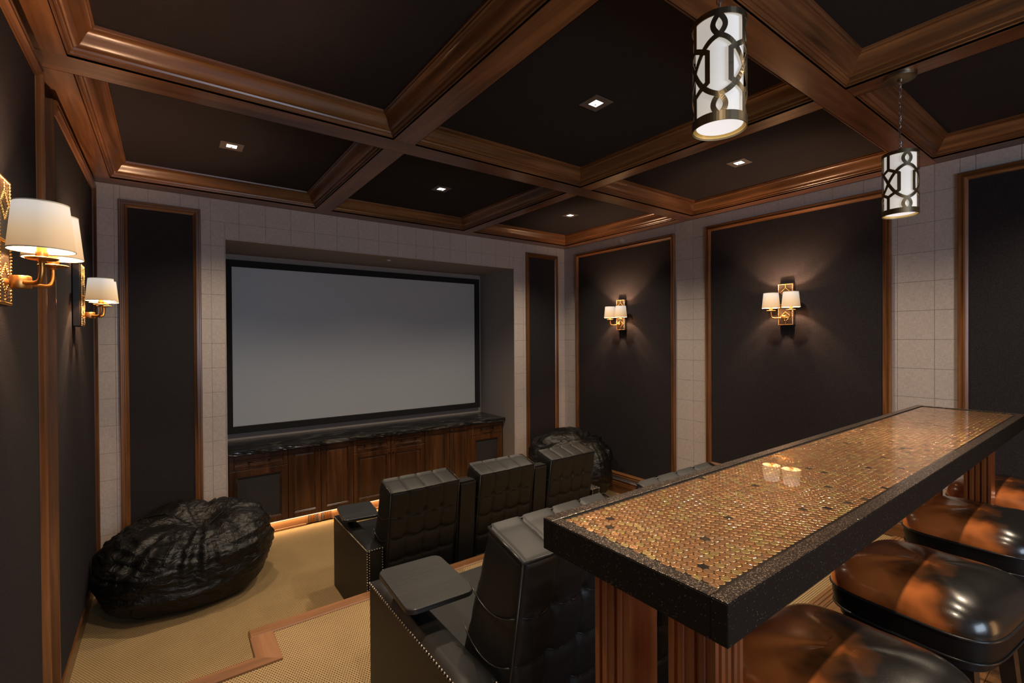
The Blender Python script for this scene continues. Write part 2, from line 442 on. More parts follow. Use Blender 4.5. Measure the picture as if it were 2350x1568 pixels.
# rounded bead around the recess mouth
mb = MB(); r = .006
mb.box(RL-.004, RL+.004, YF-.010, YF+.004, 0, RT+.004, .003); mb.box(RR-.004, RR+.004, YF-.010, YF+.004, 0, RT+.004, .003)
mb.box(RL, RR, YF-.010, YF+.004, RT-.004, RT+.004, .003)
struct(mb.build('trim_6', GRASS))

# ------------------------------------------------------------------ ceiling: panels, beams, crown mouldings
ceil = struct(MB().box(XL-.12, XR+.12, YB0-.1, YF+.05, ZBM+.135, ZBM+.25).build('ceiling', JOINT))
CXS = [(-.330, 1.107), (1.249, 2.672), (2.793, 4.205)]
CYS = [(2.868, 4.540), (1.022, 2.705), (-.78, .885), (-2.47, -.93)]
def beam(x0, x1, y0, y1, m): MB().box(x0, x1, y0, y1, ZBM, ZBM+.135, .003).build('beam', m, ceil)
xe = [XL, CXS[0][0], CXS[0][1], CXS[1][0], CXS[1][1], CXS[2][0], CXS[2][1], XR]
ye = [YB0, CYS[3][0], CYS[3][1], CYS[2][0], CYS[2][1], CYS[1][0], CYS[1][1], CYS[0][0], CYS[0][1], YF]
for i in range(0, len(ye), 2): beam(XL, XR, ye[i], ye[i+1], WX)       # along x
for (a, b) in ((CYS[0][0], CYS[0][1]), (CYS[1][0], CYS[1][1]), (CYS[2][0], CYS[2][1]), (CYS[3][0], CYS[3][1])):
    for i in range(0, len(xe), 2): beam(xe[i], xe[i+1], a, b, WY)
PROF = [(0, 0), (.0, .010), (.005, .013), (.009, .012), (.010, .022), (.016, .026), (.021, .026), (.023, .034)]
for i in range(13):                              # cyma curve
    t = i/12; PROF.append((.024+.066*t, .036+.062*(t + .16*sin(2*pi*t)*-1)))
PROF += [(.090, .104), (.098, .106), (.100, .118)]
def ring(x0, x1, y0, y1, prof, name, parent, mats, zb, thick_back=True):
    """four mitred mouldings inside a rectangle, profile (inward, up)"""
    cs = [(x0, y0, 1, 1), (x1, y0, -1, 1), (x1, y1, -1, -1), (x0, y1, 1, -1)]
    prof = prof+[(0, prof[-1][1])]
    for i in range(4):
        a, b = cs[i], cs[(i+1) % 4]; n = len(prof)
        vs = [(a[0]+a[2]*p, a[1]+a[3]*p, zb+h) for p, h in prof]+[(b[0]+b[2]*p, b[1]+b[3]*p, zb+h) for p, h in prof]
        fs = [(k, (k+1) % n, (k+1) % n+n, k+n) for k in range(n)]+[tuple(range(n)), tuple(range(n, 2*n))]
        MB().add(vs, fs).build(name, mats[i % 2], parent, smooth=True, angle=28)
for (a, b) in CXS:
    for (c, d) in CYS:
        ring(a, b, c, d, PROF, 'crown_moulding', ceil, (WX, WY), ZBM)
        MB().box(a+.09, b-.09, c+.09, d-.09, ZBM+.116, ZBM+.13).build('ceiling_panel', CEILF, ceil)

# recessed downlights
DLX, DLY = [.362, 1.948, 3.49], [3.69, 1.846, .02, -1.7]
k_ = 0
names_r = ['front row', 'middle row', 'rear row', 'rearmost row']; names_c = ['left', 'centre', 'right']
def dlight(x, y, label, aim):
    t = thing('recessed_downlight', label, 'downlight', (x, y, ZBM+.116), 0, 'recessed square downlights in the ceiling coffers')
    m = MB(); a, b = .068, .030
    m.box(-a, a, b, a, -.004, .0, .001); m.box(-a, a, -a, -b, -.004, .0, .001); m.box(-a, -b, -b, b, -.004, .0, .001); m.box(b, a, -b, b, -.004, .0, .001)
    m.build('trim_plate', LITTRIM, t)
    MB().box(-b, b, -b, b, -.0025, -.001).build('lens', LAMP, t)
    MB().tube([(-.004, 0, -.012), (.004, .006, -.003)], .0035, 6).build('aiming_pin', BULBC, t)
    l = D.lights.new('downlight_beam', 'SPOT'); l.energy = P_DOWN; l.color = (1.0, .80, .58); l.spot_size = radians(124); l.spot_blend = .8; l.shadow_soft_size = .03
    o = D.objects.new('downlight_beam', l); COL.objects.link(o); o.location = (0, 0, -.02); o.parent = t
    return t
lab = {(0, 0): 'lit square downlight in the front left coffer above the left beanbag', (0, 1): 'lit square downlight in the front middle coffer above the screen',
       (0, 2): 'lit square downlight in the front right coffer near the right corner', (1, 0): 'lit square downlight in the middle left coffer',
       (1, 1): 'lit square downlight in the large central coffer, the nearest one seen', (1, 2): 'lit square downlight in the coffer behind the larger pendant',
       (2, 0): 'lit square downlight in the coffer over the left end of the bar floor', (2, 1): 'lit square downlight in the coffer over the bar floor centre', (2, 2): 'lit square downlight in the coffer over the right end of the bar floor'}
for j in range(3):
    for i in range(3): dlight(DLX[i], DLY[j], lab[(j, i)], None)

# ------------------------------------------------------------------ framed acoustic panels
FPR = [(0, 0), (0, .020), (.005, .027), (.014, .027), (.017, .021), (.026, .021), (.029, .027), (.034, .027), (.038, .019), (.048, .012), (.054, .010), (.054, 0)]
def framed_panel(plane, u0, u1, z0, z1, label, d0=0, group=None, flip=1):
    """plane 'y': on front wall (normal -y). 'x+': right wall (normal -x). 'x-': left wall (normal +x)"""
    if plane == 'y': P = lambda u, z, d: (u, YF-.004-d, z); base = ((u0+u1)/2, YF, z0)
    elif plane == 'x+': P = lambda u, z, d: (XR-.004-d, u, z); base = (XR, (u0+u1)/2, z0)
    else: P = lambda u, z, d: (XL+d0+d, u, z); base = (XL, (u0+u1)/2, z0)
    t = thing('acoustic_panel', label, 'wall panel', base, 0, group)
    def loc(vs): return [(x-base[0], y-base[1], z-base[2]) for x, y, z in vs]
    a = .045
    fv = loc([P(u0+a, z0+a, .006), P(u1-a, z0+a, .006), P(u1-a, z1-a, .006), P(u0+a, z1-a, .006), P(u0+a, z0+a, -.003), P(u1-a, z0+a, -.003), P(u1-a, z1-a, -.003), P(u0+a, z1-a, -.003)])
    MB().add(fv, [(3, 2, 1, 0), (4, 5, 6, 7), (0, 1, 5, 4), (1, 2, 6, 5), (2, 3, 7, 6), (3, 0, 4, 7)]).build('fabric', FABRIC, t)
    cs = [(u0, z0, 1, 1), (u1, z0, -1, 1), (u1, z1, -1, -1), (u0, z1, 1, -1)]; n = len(FPR)
    for i in range(4):
        A, B = cs[i], cs[(i+1) % 4]
        vs = loc([P(A[0]+A[2]*p, A[1]+A[3]*p, h) for p, h in FPR]+[P(B[0]+B[2]*p, B[1]+B[3]*p, h) for p, h in FPR])
        fs = [(k, (k+1) % n, (k+1) % n+n, k+n) for k in range(n)]+[tuple(range(n)), tuple(range(n, 2*n))]
        MB().add(vs, fs).build('frame_moulding', (WX if plane == 'y' else WY) if i % 2 == 0 else WZ, t, smooth=True, angle=25)
    return t
framed_panel('y', -.298, .230, .19, 2.944, 'tall narrow charcoal fabric panel in brown frame, left of the screen recess')
framed_panel('y', 3.666, 4.203, .19, 2.944, 'tall narrow dark fabric panel in brown frame, right of the screen recess')
framed_panel('x+', 2.981, 4.476, .20, 2.95, 'framed dark fabric wall panel behind the farther wall sconce on the right wall')
framed_panel('x+', 1.141, 2.627, .571, 2.95, 'large framed dark fabric wall panel behind the nearer wall sconce on the right wall')
framed_panel('x+', -.70, .781, .571, 2.95, 'framed dark fabric wall panel at the right edge, beyond the end of the bar')
pa = framed_panel('x-', .95, 2.69, .42, 2.97, 'near framed fabric wall panel on the left wall, behind the largest brass sconce', .05)
MB().box(.0005, .0505, .95-1.82+.002, 2.69-1.82-.002, .002, 2.97-.42-.002, .002).build('backing_box', WZ, pa)
# the farther left panel stands proud of the wall on a wooden box
t = thing('acoustic_panel', 'far left framed fabric panel standing proud of the wall on a flat wooden edge board', 'wall panel', (XL, 3.9, .16))
yy0, yy1 = 3.11-3.9, 4.64-3.9
m = MB(); m.box(.0, .044, yy0, yy0+.012, 0, 2.855, .002); m.build('edge_board', WZ, t)
m = MB(); m.box(.0, .036, yy0+.012, yy1, .02, 2.85); m.build('fabric', FABRIC, t)
cs = [(yy0+.013, .02, 1, 1), (yy1, .02, -1, 1), (yy1, 2.855, -1, -1), (yy0+.013, 2.855, 1, -1)]; n = len(FPR)
for i in (1, 2):
    A, B = cs[i], cs[(i+1) % 4]
    vs = [(.036+h*.8, A[0]+A[2]*p, A[1]+A[3]*p) for p, h in FPR]+[(.036+h*.8, B[0]+B[2]*p, B[1]+B[3]*p) for p, h in FPR]
    fs = [(k, (k+1) % n, (k+1) % n+n, k+n) for k in range(n)]+[tuple(range(n)), tuple(range(n, 2*n))]
    MB().add(vs, fs).build('frame_moulding', WY if i % 2 == 0 else WZ, t, smooth=True, angle=25)

# baseboards
BB = [(0, 0), (.022, 0), (.022, .10), (.016, .112), (.018, .120), (.012, .132), (.006, .150), (0, .150)]
def baseboard(name, plane, a, b, z0):
    if plane == 'x+': vs = [(XR-p, a, z0+h) for p, h in BB]+[(XR-p, b, z0+h) for p, h in BB]
    elif plane == 'x-': vs = [(XL+p*1.2, a, z0+h) for p, h in BB]+[(XL+p*1.2, b, z0+h) for p, h in BB]
    else: vs = [(a, YF-p, z0+h) for p, h in BB]+[(b, YF-p, z0+h) for p, h in BB]
    n = len(BB); fs = [(k, (k+1) % n, (k+1) % n+n, k+n) for k in range(n)]+[tuple(range(n)), tuple(range(n, 2*n))]
    return struct(MB().add(vs, fs).build(name, WX if plane == 'y' else WY))
br = baseboard('baseboard_right', 'x+', 2.70, YF, 0)
baseboard('baseboard_right_upper', 'x+', -.9, 2.70, PZ)
baseboard('baseboard_left', 'x-', 2.47, YF, 0)
baseboard('baseboard_front_left', 'y', XL, RL, 0)
baseboard('baseboard_front_right', 'y', RR, XR, 0)

# ------------------------------------------------------------------ projection screen
t = thing('projection_screen', 'large grey projection screen in a black frame, hung in the recess above the dark cabinets', 'screen', (1.949, YR, .90))
sx0, sx1, sz0, sz1 = .522-1.949, 3.376-1.949, .982-.90, 2.594-.90; fw = .068
MB().box(sx0-.01, sx1+.01, -.020, -.012, sz0-.01, sz1+.01).build('screen_surface', SCREEN, t)
MB().box(sx0-fw, sx1+fw, -.045, -.002, sz1, sz1+fw, .004).build('frame_bar', BLACKM, t)
MB().box(sx0-fw, sx1+fw, -.045, -.002, sz0-fw, sz0, .004).build('frame_bar', BLACKM, t)
MB().box(sx0-fw, sx0, -.045, -.002, sz0, sz1, .004).build('frame_bar', BLACKM, t)
MB().box(sx1, sx1+fw, -.045, -.002, sz0, sz1, .004).build('frame_bar', BLACKM, t)
# small sensors
m = MB().lathe([(0, .0), (.018, 0), (.022, .004), (.022, .012)], (1.959, 4.944, RT-.012), 16)
tag(m.build('ceiling_sensor', WHITEP, smooth=True, angle=40), 'small pale sensor on the recess ceiling above the screen', 'sensor')
m = MB().lathe([(0, .010), (.026, .009), (.030, .004), (.030, 0)], (0, 0, 0), 20).xf(Matrix.Translation((XR-.004, 3.707, 2.998)) @ Matrix.Rotation(-pi/2, 4, 'Y'))
tag(m.build('wall_sensor', WHITEP, smooth=True, angle=40), 'small round grey disc on the right wall above the farther panel', 'sensor')

# ------------------------------------------------------------------ media cabinets
CY = 4.94; CT = .802; CB = .112; YGF = 4.903
m = MB()
nx = 90                                          # chiselled front edge
top, mid, bot = [], [], []
vs = []; fs = []
rows = 5
for i in range(nx+1):
    x = RL+.001+(RR-RL-.002)*i/nx
    for j in range(rows):
        z = .841-.038*j/(rows-1)
        dy = (noise.noise(Vector((x*22, j*1.7, 3)))*.006) if 0 < j < rows-1 else noise.noise(Vector((x*22, j*1.7, 3)))*.003
        vs.append((x, YGF+.002+dy, z))
    vs.append((x, YR-.001, .803)); vs.append((x, YR-.001, .841))
n = rows+2
for i in range(nx):
    for j in range(n): fs.append((i*n+j, (i+1)*n+j, (i+1)*n+(j+1) % n, i*n+(j+1) % n))
fs += [tuple(range(n)), tuple(range(nx*n, nx*n+n))]
tag(m.add(vs, fs).build('stone_countertop', STONE), 'black veined stone countertop with chiselled edge under the projection screen', 'countertop')

def shaker(x0, x1, z0, z1, fr, kind, parent, name):
    """door/drawer front in cabinet-local coordinates, front plane y=0 facing -y"""
    m = MB(); g = .0025; x0 += g; x1 -= g; z0 += g; z1 -= g
    m.box(x0, x0+fr, -.020, 0, z0, z1, .002); m.box(x1-fr, x1, -.020, 0, z0, z1, .002)
    m.box(x0+fr, x1-fr, -.020, 0, z0, z0+fr, .002); m.box(x0+fr, x1-fr, -.020, 0, z1-fr, z1, .002)
    d = m.build(name, CAB, parent)
    a, b, c, e = x0+fr, x1-fr, z0+fr, z1-fr
    bd = MB(); w_ = .010
    bd.box(a, b, -.018, -.006, c, c+w_, .003); bd.box(a, b, -.018, -.006, e-w_, e, .003); bd.box(a, a+w_, -.018, -.006, c, e, .003); bd.box(b-w_, b, -.018, -.006, c, e, .003)
    bd.build('bead', CABX, d)
    if kind == 'fabric': MB().box(a, b, -.008, -.004, c, e).build('grille_cloth', FABRICG, d)
    else:
        q = .026 if kind == 'door' else .013
        p0, p1 = -.008, -.015
        vs = [(a, p0, c), (b, p0, c), (b, p0, e), (a, p0, e), (a+q, p1, c+q), (b-q, p1, c+q), (b-q, p1, e-q), (a+q, p1, e-q), (a, -.002, c), (b, -.002, c), (b, -.002, e), (a, -.002, e)]
        MB().add(vs, [(0, 1, 5, 4), (1, 2, 6, 5), (2, 3, 7, 6), (3, 0, 4, 7), (4, 5, 6, 7), (8, 9, 10, 11), (0, 1, 9, 8), (1, 2, 10, 9), (2, 3, 11, 10), (3, 0, 8, 11)]).build('centre_panel', CAB, d)
    return d
def knob(x, z, parent):
    m = MB().lathe([(0, .030), (.007, .029), (.010, .023), (.007, .014), (.004, .010), (.006, 0)], (0, 0, 0), 12).xf(Matrix.Translation((x, -.019, z)) @ Matrix.Rotation(pi/2, 4, 'X'))
    m.build('knob', PULL, parent, smooth=True)
def pull(x, z, parent, L=.09):
    m = MB().tube([(x-L, -.042, z), (x-L*.5, -.046, z), (x, -.047, z), (x+L*.5, -.046, z), (x+L, -.042, z)], .0042, 8)
    for s_ in (-1, 1): m.tube([(x+s_*L*.95, -.018, z), (x+s_*L*.95, -.044, z)], [.008, .005], 8)
    m.build('pull', PULL, parent, smooth=True)
def cabinet(x0, x1, label, fronts):
    t = thing('media_cabinet', label, 'cabinet', (x0, CY+.02, CB))
    W = x1-x0
    MB().box(.0005, W-.0005, 0, YR-CY-.03, 0, CT-CB).build('carcass', CAB, t)
    for (a, b, z0, z1, fr, kind, hd) in fronts:
        nm = 'drawer' if kind == 'drawer' else 'door'
        d = shaker(a, b, z0-CB, z1-CB, fr, kind, t, nm)
        if hd == 'pull': pull((a+b)/2, (z0+z1)/2-CB, d)
        elif hd == 'kr': knob(b-.022, z1-CB-.045, d)
        elif hd == 'kl': knob(a+.022, z1-CB-.045, d)
dz = .655; tz = .795; b0 = .118
cabinet(.405, .928, 'dark wood cabinet with drawer over a fabric-fronted door, beside the left end of the counter',
        [(.03, .523, dz, tz, .040, 'drawer', 'pull'), (.03, .523, b0, dz, .055, 'fabric', None)])
cabinet(.928, 1.556, 'dark wood cabinet with two tall panelled doors, second from the left under the screen',
        [(.0, .304, b0, tz, .048, 'door', 'kr'), (.304, .628, b0, tz, .048, 'door', 'kl')])
cabinet(1.556, 2.374, 'middle dark wood cabinet with two drawers over two panelled doors',
        [(0, .409, dz, tz, .034, 'drawer', 'pull'), (.409, .818, dz, tz, .034, 'drawer', 'pull'), (0, .409, b0, dz, .048, 'door', 'kr'), (.409, .818, b0, dz, .048, 'door', 'kl')])
cabinet(2.374, 2.997, 'dark wood cabinet with two tall panelled doors, second from the right under the screen',
        [(0, .32, b0, tz, .048, 'door', 'kr'), (.32, .623, b0, tz, .048, 'door', 'kl')])
cabinet(2.997, 3.482, 'dark wood cabinet with drawer over a fabric-fronted door, beside the right end of the counter',
        [(0, .455, dz, tz, .040, 'drawer', 'pull'), (0, .455, b0, dz, .055, 'fabric', None)])
# toe kick with register
m = MB().box(RL, 1.10, 5.0, 5.02, 0, CB); m.box(1.36, RR, 5.0, 5.02, 0, CB)
m.box(RL, 1.10, 4.992, 5.002, 0, .022, .003); m.box(1.36, RR, 4.992, 5.002, 0, .022, .003)
struct(m.build('baseboard_cabinet', OAKX))
t = thing('air_register', 'slatted wooden air register in the glowing toe kick below the cabinets', 'vent', (1.23, 5.0, .012))
MB().box(-.13, .13, .008, .016, 0, .098).build('backing', BLACKM, t)
m = MB().box(-.13, -.118, -.004, .008, 0, .098); m.box(.118, .13, -.004, .008, 0, .098); m.box(-.006, .006, -.004, .008, 0, .098); m.build('register_frame', OAKX, t)
for q in range(16):
    x = -.110+q*.0142+(.008 if q > 7 else -.002)
    MB().box(x-.003, x+.003, -.003, .008, .003, .095).build('slat', OAKX, t)
# warm LED strip under the cabinets
o = MB().box(RL+.03, RR-.03, 4.968, 4.974, CB-.006, CB-.001).build('led_strip', LEDM)
tag(o, 'thin warm LED strip glowing under the cabinets along the toe kick', 'light strip')
for q in range(3):
    a = area('led_glow', (.92+q*1.03, 4.982, CB-.010), (.92+q*1.03, 4.975, 0), 1.0, P_LED/3, (1.0, .66, .36), .012)

# ------------------------------------------------------------------ theatre seats
def bez(p0, p1, p2, t): return tuple((1-t)**2*a+2*t*(1-t)*b+t*t*c for a, b, c in zip(p0, p1, p2))
BW = .488                                        # width of a back
BACKX = .115
def make_back(t):
    """local coords: x across from 0, y forward from the rear reference, z up"""
    NU, = (65,)
    # profile of the sheet: up the rear face, over the top, down the front
    prof = []
    rear_b, rear_t, front_t, front_b = (.035, .12), (-.10, .890), (.065, .930), (.24, .44)
    cells = []
    def seg(a, b, n, z0): 
        for i in range(n): f = i/n; prof.append((a[0]+(b[0]-a[0])*f, a[1]+(b[1]-a[1])*f, z0, f))
    seg(rear_b, rear_t, 96, 'r'); 
    c0 = len(prof)
    seg(rear_t, front_t, 12, 't'); seg(front_t, front_b, 30, 'f'); prof.append((*front_b, 'f', 1))
    vs = []; fs = []
    n = len(prof)
    seamz = [.735, .588, .441, .294]
    for i in range(NU):
        u = i/(NU-1); x = u*BW
        for j, (py, pz, kd, f) in enumerate(prof):
            # normal direction (outward) from neighbours
            a = prof[max(j-1, 0)]; b = prof[min(j+1, n-1)]
            ty, tz_ = b[0]-a[0], b[1]-a[1]; L = sqrt(ty*ty+tz_*tz_); ny, nz = -tz_/L, ty/L
            cu = (u*4) % 1; du = min(cu, 1-cu)*BW/4
            if u < .02 or u > .98: du = 0
            g = 1-exp(-(du/.0035)**1.0); pil = 1-(2*cu-1)**4 if 0 < u < 1 else 0
            if kd == 'r':
                sag = -.010*sin(pi*cu)
                dz_ = min([abs(pz-s_-sag) for s_ in seamz])
                gz = 1-exp(-(dz_/.0045)); node = exp(-((du/.016)**2+(dz_/.018)**2))*(1 if .1 < u < .9 and pz < .80 else 0)
                zi = [k for k in range(3) if seamz[k+1]-.0001 < pz-sag < seamz[k]]
                pz2 = 1.0
                if zi: a_ = (pz-sag-seamz[zi[0]+1])/.147; pz2 = 1-(2*a_-1)**4
                h = .0045*(g*.6+.4)*(gz*.7+.3)+.0065*pil*pz2*(.45 if pz > .735 else 1)-.009*node
                h += .0012*noise.noise(Vector((x*30, pz*30, 1)))*(1+3*node)
            elif kd == 't':
                h = .0018*(g*.8+.2) + .0035*pil*(1-(2*f-1)**4)
            else:
                dz_ = min([abs(pz-s_) for s_ in (.76, .60)]); gz = 1-exp(-dz_/.01)
                h = .012*g*gz
            edge = min(u, 1-u)*BW
            rd = .010*max(0, 1-edge/.012)**2
            vs.append((x, py+ny*(h-rd), pz+nz*(h-rd)))
    for i in range(NU-1):
        for j in range(n-1): fs.append((i*n+j, (i+1)*n+j, (i+1)*n+j+1, i*n+j+1))
    # side caps, gently pillowed
    for side in (0, NU-1):
        base = side*n; K = 6; sgn = -1 if side == 0 else 1
        idx = [[base+j for j in range(n)]]
        cy_, cz_ = .07, .56
        ring_prev = [base+j for j in range(n)]
        for k in range(1, K+1):
            f = k/K; cur = []
            for j in range(n):
                px, py, pz = vs[base+j]
                q = f*.97
                vs.append((px+sgn*.010*(1-(1-f)**2), py+(cy_-py)*q*(1 if True else 0), pz+(max(.3, min(.82, pz))-pz)*f*.7))
                cur.append(len(vs)-1)
            for j in range(n-1): fs.append((ring_prev[j], cur[j], cur[j+1], ring_prev[j+1]))
            ring_prev = cur
        fs.append(tuple(ring_prev))
    b = MB().add(vs, fs).build('backrest', LEATHER, t, smooth=True, angle=50)
    # piping along the seams
    m = MB(); e = .004
    for x in (0, BW):
        sg = -1 if x == 0 else 1
        m.tube([(x, -.10-.002, .892), (x, .065, .935)], .0035, 6)
        m.tube([(x, .035, .12), (x, -.10, .892)], .003, 6)
    m.tube([(0, -.103, .893), (BW, -.103, .893)], .0035, 6)
    m.tube([(0, .068, .934), (BW, .068, .934)], .0035, 6)
    for x, sg in ((-.0105, -1), (BW+.0105, 1)):
        for (p0, p1, p2) in (((x, .155, .74), (x, .05, .66), (x, -.072, .735)), ((x, .20, .60), (x, .09, .50), (x, -.048, .590))):
            m.tube([bez(p0, p1, p2, k/8) for k in range(9)], .0022, 5)
    m.build('piping', PIPING, b, smooth=True)
    # stitched seams drawn as thin sunken welts over the tufting
    m = MB(); zz = [q[1] for q in prof]
    for c_ in (16, 32, 48):
        m.tube([Vector(vs[c_*n+j])+Vector((0, .0002, 0)) for j in range(2, n-34, 2)], .0011, 4)
    for s_ in seamz:
        pts = []
        for i in range(1, NU-1):
            cu = (i/(NU-1)*4) % 1; tz = s_-.010*sin(pi*cu)
            j = min(range(96), key=lambda q: abs(prof[q][1]-tz)); v = Vector(vs[i*n+j]); v.z += tz-prof[j][1]; pts.append(v+Vector((0, -.0002, 0)))
        m.tube(pts, .0011, 4)
    m.build('stitching', PIPING, b, smooth=True)
    return b
def arm_box(t, x0, x1, y0, y1, nm='armrest', h=.538):
    m = MB().box(x0, x1, y0, y1, 0, h-.012, .008)
    a = m.build(nm, LEATHER, t, smooth=True, angle=35)
    # padded top
    vs = []; fs = []; nx_, ny_ = 7, 17
    for i in range(nx_):
        for j in range(ny_):
            fx, fy = i/(nx_-1), j/(ny_-1)
            vs.append((x0+(x1-x0)*fx, y0+(y1-y0)*fy, h-.014+.020*(1-(2*fx-1)**4)**.5*(1-(2*fy-1)**10)**.5))
    for i in range(nx_-1):
        for j in range(ny_-1): fs.append((i*ny_+j, (i+1)*ny_+j, (i+1)*ny_+j+1, i*ny_+j+1))
    MB().add(vs, fs).build('arm_pad', LEATHER, a, smooth=True)
    return a
def nails(a, pts, r=.0042):
    m = MB()
    for p in pts: m.sph(p, r, 6, 4)
    o = m.build('nailhead_trim', NICKEL, a, smooth=True); o['kind'] = 'stuff'
def line(p, q, st=.0165):
    p, q = Vector(p), Vector(q); n = max(1, round((q-p).length/st)); return [tuple(p+(q-p)*i/n) for i in range(n+1)]
def tray(t, cx, cy, z, rz, wx=.245, wy=.315):
    bm = bmesh.new(); r = .035; poly = []
    for (sx, sy, a0) in ((1, 1, 0), (-1, 1, 90), (-1, -1, 180), (1, -1, 270)):
        for k in range(7):
            a = radians(a0+k*15); poly.append((sx*(wx/2-r)+r*cos(a), sy*(wy/2-r)+r*sin(a)))
    vs = []; n = len(poly)
    for (s_, zz) in ((.985, 0), (1, .003), (1, .017), (.985, .020)):
        for p in poly: vs.append((p[0]*s_, p[1]*s_, zz))
    fs = [(k*n+i, k*n+(i+1) % n, (k+1)*n+(i+1) % n, (k+1)*n+i) for k in range(3) for i in range(n)]+[tuple(range(n))[::-1], tuple(range(3*n, 4*n))]
    m = MB().add(vs, fs).xf(Matrix.Translation((cx, cy, z)) @ Matrix.Rotation(rz, 4, 'Z'))
    o = m.build('tray_table', BLACKW, t, smooth=True, angle=30)
    MB().tube([(.05, cy, .52), (.05, cy, z+.002)], .018, 12).build('tray_post', BLACKM, o, smooth=True, angle=40)
    MB().box(.02, .12, cy-.03, cy+.03, z-.012, z, .003).build('tray_bracket', BLACKM, o)
def make_seat(loc, label, left='arm', right=None, tr=None, grp=None):
    """left: 'arm' outer arm with nailheads or 'console' shared with the seat on the left"""
    t = thing('theater_seat', label, 'recliner', loc, 0, grp)
    LA = .75
    if left == 'arm':
        a = arm_box(t, 0, .105, 0, LA)
        pts = line((-.001, .006, .525), (-.001, LA-.01, .525))+line((-.001, .006, .525), (-.001, .006, .02))
        pts += line((.010, -.001, .528), (.095, -.001, .528))+line((.010, -.001, .52), (.010, -.001, .02))+line((.095, -.001, .52), (.095, -.001, .02))
        nails(a, pts)
    else:
        a = arm_box(t, -.040, .108, .10, LA, 'console')
        m = MB().box(-.042, .103, 0, .10, .05, .86, .014)
        mm = m.xf(Matrix.Shear('XY', 4, (0, 0)))
        for i, v in enumerate(m.v):
            if v[2] > .4: m.v[i] = (v[0], v[1]-.075*(v[2]-.12)/.74, v[2])
        m.build('wing_panel', LEATHER, t, smooth=True, angle=35)
        MB().lathe([(0, 0), (.038, 0), (.041, .004), (.041, .010), (.036, .010), (.034, .004)], (.028, .55, .532), 20).build('cup_holder', CHROME, a, smooth=True, angle=40)
    if right == 'arm':
        x0 = BACKX+BW+.06
        a = arm_box(t, x0, x0+.10, 0, LA)
        pts = line((x0+.010, -.001, .528), (x0+.090, -.001, .528))+line((x0+.010, -.001, .52), (x0+.010, -.001, .02))+line((x0+.090, -.001, .52), (x0+.090, -.001, .02))
        pts += line((x0+.101, .006, .525), (x0+.101, LA-.01, .525))
        nails(a, pts)
        MB().box(x0-.058, x0, .02, .10, .05, .80, .012).build('wing_panel', LEATHER, t, smooth=True, angle=35)
    bk = D.objects.get('backrest')
    if bk is None:
        e = D.objects.new('tmp', None); COL.objects.link(e); b = make_back(e); b.parent = t; D.objects.remove(e)
    else:
        b = bk.copy(); COL.objects.link(b); b.parent = t
        for ch in KIDS(bk): c = ch.copy(); COL.objects.link(c); c.parent = b
    b.location = (BACKX, 0, 0)
    # seat cushion with a dished top
    x0, x1 = BACKX-.004, BACKX+BW+(.056 if right == 'arm' else -.002)
    m = MB().box(x0, x1, .12, LA+.04, .16, .43, .025)
    c = m.build('seat_cushion', LEATHER, t, smooth=True, angle=60)
    MB().box(x0+.01, x1-.01, .05, LA-.02, .02, .17, .01).build('seat_base', LEATHER, t, smooth=True, angle=35)
    MB().box(x0+.005, x1-.005, LA+.038, LA+.075, .10, .40, .015).build('footrest', LEATHER, t, smooth=True, angle=50)
    # padded roll along the bottom of the rear
    MB().box(BACKX, BACKX+BW, -.01, .10, .0, .13, .012).build('rear_base', LEATHER, t, smooth=True, angle=35)
    if tr: tray(t, *tr)
    return t
G1 = 'black leather theatre recliners in the front row'; G2 = 'black leather theatre recliners in the second row'
R1Y = 2.895
make_seat((.995, R1Y, 0), 'black leather recliner at the left end of the front row, with a tray table', 'arm', None, (.100, .500, .600, radians(-8)), G1)
make_seat((1.655, R1Y, 0), 'middle black leather recliner of the front row', 'console', None, None, G1)
make_seat((2.313, R1Y, 0), 'black leather recliner at the right end of the front row, before the right beanbag', 'console', 'arm', None, G1)
R2Y = 1.075
make_seat((.632, R2Y, PZ), 'nearest black leather recliner, second row left end, with a large tray table', 'arm', None, (.098, .455, .608, radians(-3)), G2)
make_seat((1.300, R2Y, PZ), 'black leather recliner behind the bar edge, second from the left in the second row', 'console', 'arm', None, G2)

